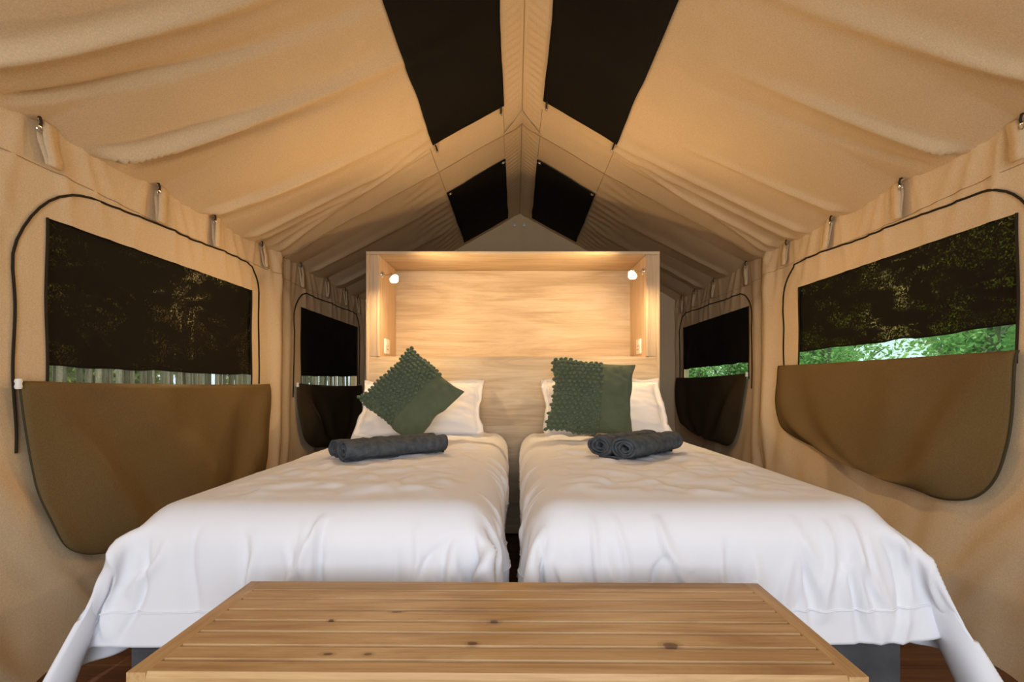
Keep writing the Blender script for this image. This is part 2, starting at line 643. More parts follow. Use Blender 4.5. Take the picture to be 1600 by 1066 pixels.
# rear gable wall
xv, vv = np.linspace(XL - .12, XR + .12, 130), np.linspace(0, 1, 80)
XX, VV = np.meshgrid(xv, vv, indexing='ij')
ZZ = -.04 + VV * (ZR - SLOPE * np.abs(XX - RX) + .05)
YY = YB - .02 - 0.012 * vnoise(XX * 5, ZZ * 1.5, 41) - .008 * vnoise(XX * 12 + ZZ * 2, ZZ * 2, 42)
wall_rear = struct(link('wall_rear', grid_mesh(XX, YY, ZZ), M['canvas']))
for px in (804, 819):
    MB().lathe([(0, .012), (.012, .010), (.016, .004), (.017, 0)], Matrix.Translation((P(px, 352, 4.85)[0], 4.858, P(px, 352, 4.85)[2])) @ Matrix.Rotation(math.pi / 2, 4, 'X'), 14).build('snap_fastener', M['white_plastic'], wall_rear)['label'] = 'shiny round metal fastener'  # white plastic colour stands in for the shine of the metal

# seams of the roof
def roof_line(side, pts, off=0.003):
    out = []
    for s, y in pts:
        x, yy, z = roof_point(side, s, y, off)
        out.append((float(x), float(yy), float(z)))
    return out


arch = roof_line(-1, [(s, YA - .004) for s in np.linspace(SW - .02, .0, 60)]) + roof_line(1, [(s, YA - .004) for s in np.linspace(.02, SW - .02, 60)])
struct(MB().tube(arch, .0026, 6).build('trim_1', M['seam']))
struct(MB().tube(roof_line(-1, [(0.004, y) for y in np.linspace(Y0, YB, 120)], .003), .0022, 5).build('trim_2', M['seam']))
k = 3
for side in (-1, 1):
    for s in (.118, .545):
        struct(MB().tube(roof_line(side, [(s, y) for y in np.linspace(2.9, 3.52, 40)], .001), .0018, 5).build('trim_%d' % k, M['seam']))
        k += 1
# stitched valance line under each eave, kept with its wall
for side, wl in ((-1, wall_left), (1, wall_right)):
    pts = [(float(wall_x(side, y, 1.635, .0022)), y, 1.635 + .006 * math.sin(y * 5)) for y in np.linspace(Y0, YB - .02, 160)]
    MB().tube(pts, .0014, 5).build('valance_seam', M['seam'], wl)
    pts = [(float(wall_x(side, 3.19, z, .0022)), 3.19, z) for z in np.linspace(0.02, 1.76, 60)]
    MB().tube(pts, .0022, 5).build('pole_sleeve_seam', M['seam'], wl)
# triangular patch where the arch meets the ridge
v = []
for side in (-1, 1):
    pass
pv = [roof_line(-1, [(.13, YA - .03)], .012)[0], roof_line(-1, [(.001, YA - .03)], .012)[0], roof_line(1, [(.13, YA - .03)], .012)[0],
      roof_line(1, [(.001, YA - .17)], .010)[0], roof_line(-1, [(.07, YA - .10)], .011)[0], roof_line(1, [(.07, YA - .10)], .011)[0]]
pm = mesh_from(pv, [(0, 1, 4), (1, 3, 4), (1, 2, 5), (1, 5, 3)])
po = link('arch_patch', pm, M['canvas'], ceiling, False)
sm = po.modifiers.new('thick', 'SOLIDIFY')
sm.thickness = .003

# tabs with toggles along the eaves (parts of the walls)
def make_tab(side, y, wl, k):
    ze = ZE - float(eave_dip(side, y)) - .004
    w, L = .024, .145 + .012 * math.sin(k * 2.3)
    sway = .022 * math.sin(k * 1.7 + side)
    prof = [(.004, .002), (.016, .0), (.020, -.006), (.022, -.03), (.026, -.07), (.027, -.11), (.026, -L + .002), (.025, -L),
            (.021, -L), (.016, -.11), (.010, -.06), (.005, -.02)]
    vs = []
    for a, h in prof:
        fx = wall_x(side, y, ze + h)
        for e in (-w, w):
            vs.append((float(fx) - side * a, y + e + sway * (-h / L) + .004 * math.sin(h * 60 + k), ze + h))
    fs = [(2 * i, 2 * i + 1, 2 * i + 3, 2 * i + 2) for i in range(len(prof) - 1)]
    o = link('canvas_tab', mesh_from(vs, fs), M['canvas'], wl)
    md = o.modifiers.new('thick', 'SOLIDIFY')
    md.thickness = .003
    fx = float(wall_x(side, y, ze - .02))
    yt = y - .026
    m = MB()
    m.tube([(fx - side * .004, yt, ze + .012), (fx - side * .022, yt, ze + .004), (fx - side * .026, yt, ze - .012), (fx - side * .022, yt, ze - .026)], .004, 6)
    eo = m.build('elastic_loop', M['dark_cord'], o)
    c = (fx - side * .024, yt - .004, ze - .034)
    pts = [(c[0], c[1] + .009 * math.cos(a), c[2] + .009 * math.sin(a)) for a in np.linspace(0, 2 * math.pi, 14)[:-1]]
    MB().tube(pts, .0022, 5, closed=True).build('ring', M['steel'], o)
    return o


for side, wl in ((-1, wall_left), (1, wall_right)):
    for k, y in enumerate(TABS[side]):
        make_tab(side, y, wl, k)

# floor of dark boards
floor = struct(link('floor', mesh_from([(-2.2, -1.6, -.03), (2.3, -1.6, -.03), (2.3, 5, -.03), (-2.2, 5, -.03)], [(0, 1, 2, 3)]), M['floor_wood'], None, False))
yb = -1.55
while yb < 4.95:
    MB().box(-2.0, 2.1, yb, yb + .1392, -.028, 0 - .001 * random.random(), bev=.002).build('plank', M['floor_wood'], floor, False)
    yb += .140
struct(link('ground', mesh_from([(-40, -30, -.05), (40, -30, -.05), (40, 40, -.05), (-40, 40, -.05)], [(0, 1, 2, 3)]),
            fabric('dry_ground', (0.22, 0.17, 0.10), (0.16, 0.17, 0.08), 30, .8, .5), None, False))

# ---------------------------------------------------------------- windows
def wall_path(side, pts, extra):
    return [(float(wall_x(side, y, z, extra)), y, z) for y, z in pts]


def rounded_arch(y0, y1, zb0, zb1, zt0, zt1, r0, r1):
    """from the bottom of the near side, over the top, down the far side"""
    pts = [(y0, z) for z in np.linspace(zb0, zt0 - r0, 26)]
    for a in np.linspace(0, math.pi / 2, 12)[1:]:
        pts.append((y0 + r0 - r0 * math.cos(a), zt0 - r0 + r0 * math.sin(a)))
    for u in np.linspace(0, 1, 40)[1:-1]:
        pts.append((y0 + r0 + u * (y1 - r1 - y0 - r0), zt0 + (zt1 - zt0) * u))
    for a in np.linspace(math.pi / 2, 0, 12):
        pts.append((y1 - r1 + r1 * math.cos(a), zt1 - r1 + r1 * math.sin(a)))
    pts += [(y1, z) for z in np.linspace(zt1 - r1, zb1, 26)[1:]]
    return pts


def window(n, key, shade_z, zipargs, shade_mat, screen_mat):
    w = WIN[key]
    side = w['side']
    yc = (w['y0'] + w['y1']) / 2
    root = empty('window_%d' % n, (RX + side * SW, yc, w['z0']))
    struct(root)
    e = .04
    yv, zv = np.linspace(w['y0'] - e, w['y1'] + e, 40), np.linspace(w['z0'] - e, w['z1'] + e, 24)
    YY, ZZ = np.meshgrid(yv, zv, indexing='ij')
    o = link('insect_screen', grid_mesh((RX + side * SW) + side * .026 + 0 * YY, YY, ZZ), screen_mat, root)
    # the shade pulled down over the upper part, lightly rumpled
    za, zb = shade_z
    U, V = np.meshgrid(np.linspace(0, 1, 110), np.linspace(0, 1, 60), indexing='ij')
    e2 = .06
    YY = w['y0'] - e2 + U * (w['y1'] - w['y0'] + 2 * e2)
    ztop = w['z1'] + e
    zbot = za + (zb - za) * U + .004 * vnoise(U * 12, U * 0, 61 + n)
    ZZ = ztop + (zbot - ztop) * V
    XX = (RX + side * SW) + side * (.012 - .009 * vnoise(YY * 6 + ZZ * 4, ZZ * 9 - YY * 3, 51 + n) * np.sin(np.pi * V) ** .5)
    o = link('shade', grid_mesh(XX, YY, ZZ), shade_mat, root)
    o['label'] = 'black shade cloth drawn down over the upper window'
    hem = [(float(XX[i, -1]) - side * .002, float(YY[i, -1]), float(ZZ[i, -1])) for i in range(110)]
    MB().tube(hem, .004, 6).build('shade_hem', M['black_mesh'], root)
    # black edging of the opening
    for yy in (w['y0'], w['y1']):
        pts = [(RX + side * SW - side * .002, yy + .003 * math.sin(z * 14), z) for z in np.linspace(w['z0'], w['z1'], 24)]
        MB().tube(pts, .0045, 6).build('edging', M['zip'], root)
    zp = rounded_arch(*zipargs)
    zp = [(y + .003 * math.sin(z * 17 + y * 9), z + .003 * math.sin(y * 13)) for y, z in zp]
    MB().tube(wall_path(side, zp, .003), .0042, 6).build('zip', M['zip'], root)
    return root


window(1, 'near_left', (1.012, 1.004), (1.485, 2.90, .74, .95, 1.615, 1.635, .32, .15), M['shade'], M['screen'])
window(2, 'far_left', (1.010, 1.025), (3.36, 4.76, .86, .95, 1.60, 1.61, .22, .14), M['shade_unlit'], M['screen'])
window(3, 'near_right', (1.142, 1.132), (1.50, 2.93, .92, .98, 1.605, 1.635, .22, .20), M['shade'], M['screen_green'])
window(4, 'far_right', (1.103, 1.092), (3.32, 4.78, .92, .98, 1.585, 1.61, .20, .16), M['shade_unlit'], M['screen_green'])


def flap(side, near, far, zt_sag, label, mat, belly=.05, seed=0, toggles=True):
    """near / far: outline points (y, z) from the top corner down to the bottom middle"""
    def resample(pts, n):
        p = np.array(pts, float)
        # smooth the polyline
        for _ in range(3):
            q = [p[0]]
            for a, b in zip(p[:-1], p[1:]):
                q += [a * .75 + b * .25, a * .25 + b * .75]
            q.append(p[-1])
            p = np.array(q)
        s = np.concatenate([[0], np.cumsum(np.hypot(*np.diff(p, axis=0).T))])
        t = np.linspace(0, s[-1], n)
        return np.stack([np.interp(t, s, p[:, 0]), np.interp(t, s, p[:, 1])], -1)
    nv, nu = 60, 70
    A, B = resample(near, nv), resample(far, nv)
    U, V = np.meshgrid(np.linspace(0, 1, nu), np.arange(nv), indexing='ij')
    YY = A[V, 0] + (B[V, 0] - A[V, 0]) * U
    ZZ = A[V, 1] + (B[V, 1] - A[V, 1]) * U - zt_sag * np.sin(np.pi * U) * (1 - V / (nv - 1)) ** 2
    VV = V / (nv - 1)
    b = belly * np.sin(np.pi * np.clip(U, 0, 1)) ** .6 * (0.25 + .75 * np.sin(np.pi * np.clip(VV * .85 + .1, 0, 1)))
    # drag folds running from the two hung corners
    for (uc, sl, amp, w_) in ((.03, .40, .034, .05), (.97, -.40, .034, .05), (.15, .30, -.014, .05), (.85, -.30, -.014, .05), (.30, .22, .010, .05), (.70, -.2, .010, .05)):
        b = b + amp * np.exp(-((U - uc - sl * VV) / (w_ + .08 * VV)) ** 2) * np.sin(np.pi * np.clip(VV, 0, 1)) ** .5
    b = b + .006 * vnoise(YY * 5, ZZ * 6, 70 + seed)
    XX = wall_x(side, YY, ZZ, 0) * 0 + (RX + side * SW) - side * (np.clip(wall_disp(side, YY, ZZ), 0, 1) + .022 + b)
    root = empty('window_flap', (RX + side * SW - side * .03, (near[0][0] + far[0][0]) / 2, near[-1][1]))
    tag(root, label, 'window flap')
    o = link('canvas_panel', grid_mesh(XX, YY, ZZ), mat, root)
    md = o.modifiers.new('thick', 'SOLIDIFY')
    md.thickness = .004
    rim = [(float(XX[0, j]), float(YY[0, j]), float(ZZ[0, j])) for j in range(nv)]
    rim += [(float(XX[i, -1]), float(YY[i, -1]), float(ZZ[i, -1])) for i in range(1, nu)] if abs(A[-1, 0] - B[-1, 0]) > .01 else []
    rim += [(float(XX[-1, j]), float(YY[-1, j]), float(ZZ[-1, j])) for j in range(nv - 2, -1, -1)]
    MB().tube(rim, .004, 6).build('binding', M['binding'], root)
    if toggles:
        c = (float(XX[0, 0]) - side * .006, float(YY[0, 0]) - .004, float(ZZ[0, 0]) - .008)
        MB().lathe([(0, -.016), (.008, -.015), (.010, -.008), (.008, 0), (.010, .008), (.008, .015), (0, .016)], Matrix.Translation(c), 12).build('toggle', M['white_plastic'], root)
    return root


flap(-1, [(1.475, .958), (1.485, .86), (1.52, .70), (1.57, .50), (1.66, .37), (1.9, .315), (2.2, .305)],
     [(2.985, .948), (2.985, .80), (2.975, .62), (2.93, .42), (2.75, .33), (2.5, .31), (2.2, .305)], .006,
     'brown canvas window flap hanging below the large left window, its lower part behind the bed', M['flap'], .045, 1)
flap(1, [(1.545, 1.056), (1.56, .90), (1.58, .74), (1.62, .62), (1.72, .535), (1.9, .53), (2.15, .565)],
     [(2.95, 1.058), (2.965, .90), (2.955, .78), (2.88, .69), (2.70, .635), (2.45, .60), (2.15, .565)], .004,
     'brown canvas window flap with rounded corners hanging below the large right window', M['flap'], .045, 2, False)
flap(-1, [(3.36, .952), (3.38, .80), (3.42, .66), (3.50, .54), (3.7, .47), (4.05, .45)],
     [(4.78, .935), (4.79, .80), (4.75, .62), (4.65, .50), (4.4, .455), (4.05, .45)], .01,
     'shade-darkened canvas flap below the small rear left window, beside the headboard', M['flap_shaded'], .04, 3)
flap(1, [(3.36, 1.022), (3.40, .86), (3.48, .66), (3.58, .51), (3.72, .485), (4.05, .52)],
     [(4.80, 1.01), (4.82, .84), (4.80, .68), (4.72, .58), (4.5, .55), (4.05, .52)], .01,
     'shade-darkened canvas flap below the small rear right window, above the right bed', M['flap_shaded'], .04, 4)

# ---------------------------------------------------------------- black panels in the roof
def roof_panel(side, s0, s1, y0, y1, label, eyelets, hooks):
    U, V = np.meshgrid(np.linspace(0, 1, 24), np.linspace(0, 1, 70), indexing='ij')
    S, Yv = s0 + (s1 - s0) * U, y0 + (y1 - y0) * V
    S = S + .004 * vnoise(Yv * 5, U * 2, 81) * (U - .5) * 2
    X, Y, Z = roof_point(side, S, Yv, .010)
    c = roof_point(side, (s0 + s1) / 2, (y0 + y1) / 2, .01)
    root = empty('vent_panel', tuple(float(q) for q in c))
    tag(root, label, 'vent panel', 'black panels under the tent roof')
    o = link('mesh_sheet', grid_mesh(X, Y, Z), M['black_mesh'], root)
    o.modifiers.new('thick', 'SOLIDIFY').thickness = .004
    nrm = Vector((-side * SLOPE, 0, -1)).normalized()
    q = nrm.to_track_quat('Z', 'Y').to_matrix().to_4x4()
    for (s, y) in eyelets:
        p = Vector([float(t) for t in roof_point(side, s, y, .014)])
        MB().lathe([(.0075, 0), (.0085, .0025), (.0125, .0025), (.0140, 0)], Matrix.Translation(p) @ q, 18).build('eyelet', M['steel'], root)
    for (s, y) in hooks:
        p = [Vector([float(t) for t in roof_point(side, s, y + dy, e)]) for dy, e in ((-.02, .016), (.01, .018), (.04, .016), (.055, .010))]
        h = MB().tube(p, .0055, 6).build('elastic_loop', M['dark_cord'], root)
        p = Vector([float(t) for t in roof_point(side, s, y + .062, .012)])
        MB().ball(p, .009, 10, 8).build('toggle', M['steel'], root)
    return root


roof_panel(-1, .115, .525, .35, 2.86, 'large black mesh panel on the left roof slope, nearest the camera', [], [(.135, 2.86), (.515, 2.88)])
roof_panel(1, .125, .545, .35, 2.79, 'large black mesh panel on the right roof slope, nearest the camera', [], [(.145, 2.79), (.535, 2.81)])
roof_panel(-1, .118, .545, 3.535, 4.78, 'small black panel with two eyelets on the left roof slope above the headboard', [(.138, 3.56), (.525, 3.56)], [])
roof_panel(1, .118, .545, 3.535, 4.78, 'small black panel with two eyelets on the right roof slope above the headboard', [(.138, 3.56), (.525, 3.56)], [])

# ---------------------------------------------------------------- headboard cabinet
HX0, HX1, HY, HZ = -.938, .902, 3.10, 1.780
NX0, NX1, NZ0, NZ1, NYB = -.858, .818, 1.122, 1.757, 3.54
hb = empty('headboard_cabinet', ((HX0 + HX1) / 2, HY + .2, 0))
tag(hb, 'light oak headboard cabinet with a lit open niche behind both beds', 'headboard')
MB().box(HX0, HX0 + .018, HY, 3.60, .01, HZ - .018, bev=.0015).build('side_panel', M['oak_upright'], hb)
MB().box(HX1 - .018, HX1, HY, 3.60, .01, HZ - .018, bev=.0015).build('side_panel', M['oak_upright'], hb)
MB().box(HX0, HX1, HY - .002, 3.60, HZ - .018, HZ, bev=.0015).build('top_panel', M['oak'], hb)
MB().box(HX0 + .0185, NX0 - .002, HY + .008, HY + .026, NZ0 + .001, HZ - .019, bev=.001).build('stile', M['oak_upright'], hb)
MB().box(NX1 + .002, HX1 - .0185, HY + .008, HY + .026, NZ0 + .001, HZ - .019, bev=.001).build('stile', M['oak_upright'], hb)
MB().box(NX0 - .016, NX0, HY + .004, NYB, NZ0 + .001, HZ - .019, bev=.001).build('niche_side', M['oak_upright'], hb)
MB().box(NX1, NX1 + .016, HY + .004, NYB, NZ0 + .001, HZ - .019, bev=.001).build('niche_side', M['oak_upright'], hb)
MB().box(HX0 + .0185, HX1 - .0185, NYB + .0005, NYB + .016, .02, HZ - .019, bev=.001).build('niche_back', M['oak'], hb)
MB().box(NX0 + .0005, NX1 - .0005, HY + .028, NYB, NZ0 - .017, NZ0 - .0005, bev=.001).build('niche_shelf', M['oak'], hb)
MB().box(HX0 + .0185, HX1 - .0185, HY + .008, HY + .026, .01, NZ0 - .0005, bev=.001).build('lower_panel', M['oak'], hb)

# reading lamps
def lamp(side, px, py, label):
    wx = NX0 if side < 0 else NX1
    b = Vector(P(px, py, 2.90))
    inw = -side
    mz = b.z + .085
    my = 3.165
    root = empty('reading_lamp', (wx, my, mz))
    tag(root, label, 'lamp')
    q = Matrix.Translation((wx, my, mz)) @ Matrix.Rotation(inw * math.pi / 2, 4, 'Y')
    MB().lathe([(0, .014), (.016, .014), (.021, .010), (.023, .001), (0, .001)], q, 20).build('mount', M['steel'], root)
    arm = [(wx + inw * .012, my, mz), (wx + inw * .05, my - .005, mz), (wx + inw * .075, my - .06, mz - .004), (wx + inw * .090, my - .13, mz - .02),
           (b.x - inw * .018, b.y + .022, b.z + .024)]
    p = np.array(arm)
    for _ in range(3):
        qv = [p[0]]
        for a, c in zip(p[:-1], p[1:]):
            qv += [a * .75 + c * .25, a * .25 + c * .75]
        qv.append(p[-1])
        p = np.array(qv)
    MB().tube(p, .005, 8).build('arm', M['steel'], root)
    ax = Vector((-inw * .62, .48, .62)).normalized()       # closed end of the cup: towards wall, back and up
    q = Matrix.Translation(b) @ ax.to_track_quat('Z', 'Y').to_matrix().to_4x4()
    R = .032
    prof = [(R * math.sin(a), R * math.cos(a)) for a in np.linspace(math.radians(72), 0.02, 12)]
    prof += [(.93 * R * math.sin(a), .93 * R * math.cos(a)) for a in np.linspace(0.02, math.radians(72), 12)]
    MB().lathe(prof, q, 22).build('cup_shade', M['steel'], root)
    MB().ball(b, .019, 16, 12).build('bulb', M['bulb'], root)
    return root


lamp(-1, 617, 437, 'small lit reading lamp on the left side of the headboard niche')
lamp(1, 987, 431, 'small lit reading lamp on the right side of the headboard niche')


def outlet(side, label):
    wx = NX0 if side < 0 else NX1
    inw = -side
    y0, z0 = 3.27, NZ0 + .025
    root = empty('wall_socket', (wx, y0, z0))
    tag(root, label, 'socket')
    MB().box(wx + inw * .0005, wx + inw * .011, y0 - .055, y0 + .055, z0, z0 + .098, bev=.003).build('plate', M['white_plastic'], root)
    MB().box(wx + inw * .011, wx + inw * .015, y0 - .038, y0 - .014, z0 + .058, z0 + .084, bev=.0015).build('rocker_switch', M['white_plastic'], root)
    for (dy, dz) in ((.012, .030), (-.012, .030), (0, .052)):
        q = Matrix.Translation((wx + inw * .0112, y0 + dy + .006, z0 + dz)) @ Matrix.Rotation(inw * math.pi / 2, 4, 'Y')
        MB().lathe([(0, .0006), (.0042, .0006), (.0046, 0)], q, 12).build('pin_hole', M['zip'], root)


outlet(-1, 'white wall socket on the left inner side of the headboard niche')
outlet(1, 'white wall socket on the right inner side of the headboard niche')

# ---------------------------------------------------------------- beds
BY0, BY1, BTOP, BRAD = 1.225, 3.075, .628, .085
BEDS = {-1: (-.965, -.060), 1: (.040, .965)}


def make_bed(side, label):
    x0, x1 = BEDS[side]
    root = empty('bed', ((x0 + x1) / 2, (BY0 + BY1) / 2, 0))
    tag(root, label, 'bed')
    MB().box(x0 + .005, x1 - .005, BY0 + .005, BY1, .07, .355, bev=.012).build('base', M['bed_base'], root)
    MB().box(x0 + .012, x1 - .012, BY0 + .012, BY1 - .01, .357, BTOP - .012, bev=.06).build('mattress', M['mattress'], root)
    for xx in (x0 + .07, x1 - .07):
        for yy in (BY0 + .08, BY1 - .08):
            MB().lathe([(0, .0), (.022, .0), (.030, .071), (0, .071)], Matrix.Translation((xx, yy, 0)), 14).build('leg', M['dark_wood'], root)
    return root


make_bed(-1, 'left single bed with dark grey upholstered base under a white duvet')
make_bed(1, 'right single bed with dark grey upholstered base under a white duvet')


def rbox(p, x0, x1, y0, y1, z0, z1, r):
    c = np.array([(x0 + x1) / 2, (y0 + y1) / 2, (z0 + z1) / 2])
    h = np.array([(x1 - x0) / 2, (y1 - y0) / 2, (z1 - z0) / 2])
    q = np.abs(p - c) - (h - r)
    sg = np.sign(p - c)
    mo = np.maximum(q, 0)
    ln = np.linalg.norm(mo, axis=-1)
    inside = ln < 1e-9
    d = ln - r
    n = mo / np.maximum(ln, 1e-9)[..., None] * sg
    if inside.any():
        k = np.argmax(q[inside], axis=-1)
        nn = np.zeros((inside.sum(), 3))
        nn[np.arange(len(k)), k] = sg[inside][np.arange(len(k)), k]
        n[inside] = nn
        d[inside] = np.max(q[inside], axis=-1) - r
    return d, n


def cloth(side, seed):
    x0, x1 = BEDS[side]
    r = np.random.default_rng(seed)
    over_l, over_r, over_f = (.36, .235, .300) if side < 0 else (.235, .36, .298)
    W0, W1 = x0 - over_l, x1 + over_r
    V0, V1 = BY0 - over_f, BY1 - .02
    th = .012

    def uu0(p):
        return np.linspace(W0, W1, p.shape[0])

    def vv0(p):
        return np.linspace(V0, V1, p.shape[1])

    def run(p, hx, hy, steps, iters, damp, grav):
        prev = p.copy()
        fix = (uu0(p)[:, None] > x0 + .14) & (uu0(p)[:, None] < x1 - .14) & (vv0(p)[None, :] > BY0 + .16)
        home = p[fix][:, :2].copy()
        nx, ny = p.shape[:2]
        uu, vv_ = np.linspace(W0, W1, nx), np.linspace(V0, V1, ny)
        # the hanging cloth is a little fuller than the mattress is wide
        exx = 1 + .035 * np.clip((BY0 + .02 - vv_) / .12, 0, 1)
        exy = 1 + .04 * np.clip(np.maximum(x0 + .02 - uu, uu - x1 + .02) / .12, 0, 1)
        dt2 = grav

        def con(a, b, L, k):
            d = p[b] - p[a]
            ln = np.sqrt((d * d).sum(-1)) + 1e-9
            c = (d * ((ln - L) / ln * .5 * k)[..., None])
            p[a] += c
            p[b] -= c
        S = slice
        cons = []
        for o in (0, 1):
            n = (nx - o) // 2 * 2
            cons.append(((S(o, o + n, 2), S(None)), (S(o + 1, o + n, 2), S(None)), hx * exx[None, :], 1.0))
            n = (ny - o) // 2 * 2
            cons.append(((S(None), S(o, o + n, 2)), (S(None), S(o + 1, o + n, 2)), hy * exy[:, None], 1.0))
        hd = math.hypot(hx, hy)
        for o in (0, 1):
            n = (nx - o) // 2 * 2
            cons.append(((S(o, o + n, 2), S(0, -1)), (S(o + 1, o + n, 2), S(1, None)), hd, .35))
            cons.append(((S(o, o + n, 2), S(1, None)), (S(o + 1, o + n, 2), S(0, -1)), hd, .35))
        for o in (0, 1, 2, 3):
            ia = np.arange(o, nx - 2, 4)
            cons.append(((ia,), (ia + 2,), 2 * hx, .22))
            ia = np.arange(o, ny - 2, 4)
            cons.append(((S(None), ia), (S(None), ia + 2), 2 * hy, .22))
        cons = [(a, b, L, k) for a, b, L, k in cons]
        for st in range(steps):
            v = (p - prev) * damp
            prev[...] = p
            p += v
            p[..., 2] -= dt2
            for it in range(iters):
                for a, b, L, k in cons:
                    con(a, b, L, k)
                q = p[fix]
                q[:, :2] = home
                p[fix] = q
                flat = p.reshape(-1, 3)
                d, n = rbox(flat, x0, x1, BY0, BY1 + .5, -.3, BTOP, BRAD)
                m = d < th
                flat[m] += n[m] * (th - d[m])[:, None]
                # base stands a little proud of nothing: keep off neighbour bed, wall and bench
                if side < 0:
                    flat[:, 0] = np.minimum(flat[:, 0], -.012)
                    flat[:, 0] = np.maximum(flat[:, 0], XL + .14)
                else:
                    flat[:, 0] = np.maximum(flat[:, 0], .002)
                    flat[:, 0] = np.minimum(flat[:, 0], XR - .10)
                # the heavy outer corner stands away from the mattress
                fl = (.22 if side < 0 else .30) * np.clip((1.95 - flat[:, 1]) / .7, .12, 1) * np.clip((BTOP - .06 - flat[:, 2]), 0, 1)
                if side < 0:
                    mk = (flat[:, 0] < x0 - .005)
                    flat[mk, 0] += .014 * np.minimum(0, (x0 - th - fl)[mk] - flat[mk, 0])
                else:
                    mk = (flat[:, 0] > x1 + .005)
                    flat[mk, 0] += .014 * np.maximum(0, (x1 + th + fl)[mk] - flat[mk, 0])
                bn = np.abs(flat[:, 0] + .03) < .60
                flat[bn, 1] = np.maximum(flat[bn, 1], 1.125)
                flat[:, 2] = np.maximum(flat[:, 2], .02)
            # friction on the bed
            flat, pf = p.reshape(-1, 3), prev.reshape(-1, 3)
            d, n = rbox(flat, x0, x1, BY0, BY1 + .5, -.3, BTOP, BRAD)
            m = d < th + .004
            pf[m] = pf[m] + (flat[m] - pf[m]) * .75
        return p

    nx, ny = 60, 82
    u, v = np.linspace(W0, W1, nx), np.linspace(V0, V1, ny)
    U, V = np.meshgrid(u, v, indexing='ij')
    aL, aR, bF = np.maximum(x0 - U, 0), np.maximum(U - x1, 0), np.maximum(BY0 - V, 0)
    aa = aL + aR
    mn = np.minimum(aa, bF)
    px_ = np.clip(U, x0 - .02, x1 + .02) + np.sign(aR - aL) * mn * (.45 if True else 0)
    inner = (aR if side < 0 else aL) > 0
    px_ = np.where(inner, np.clip(px_, -9, -.014) if side < 0 else np.clip(px_, .004, 9), px_)
    py_ = np.clip(V, BY0 - .02, 9) - mn * .45
    p = np.stack([px_, py_, BTOP + .03 - np.maximum(aa, bF)], -1)
    p += r.normal(0, .004, p.shape)
    p[..., 1] -= .012 * np.clip(bF / .15, 0, 1) * (vnoise(U * 11, V * 1.5, seed) + .2)
    p[..., 0] += .012 * np.clip(aa / .15, 0, 1) * np.sign(aR - aL) * vnoise(V * 9, U * 1.5, seed + 1)
    p = run(p, u[1] - u[0], v[1] - v[0], 160, 12, .97, .00035)
    # finer grid
    def up(a):
        n = a.shape[0]
        t = np.linspace(0, n - 1, 2 * n - 1)
        i = np.clip(np.floor(t).astype(int), 0, n - 2)
        f = (t - i)[:, None, None]
        return a[i] * (1 - f) + a[i + 1] * f
    p = up(p)
    p = up(p.transpose(1, 0, 2)).transpose(1, 0, 2)
    p = np.ascontiguousarray(p)
    p += r.normal(0, .0012, p.shape)
    p = run(p, (u[1] - u[0]) / 2, (v[1] - v[0]) / 2, 40, 12, .9, .00015)
    # a light smoothing
    for _ in range(2):
        q = p.copy()
        q[1:-1, 1:-1] = p[1:-1, 1:-1] * .5 + .125 * (p[:-2, 1:-1] + p[2:, 1:-1] + p[1:-1, :-2] + p[1:-1, 2:])
        p = q
    return p, (u[1] - u[0]) / 2, (v[1] - v[0]) / 2


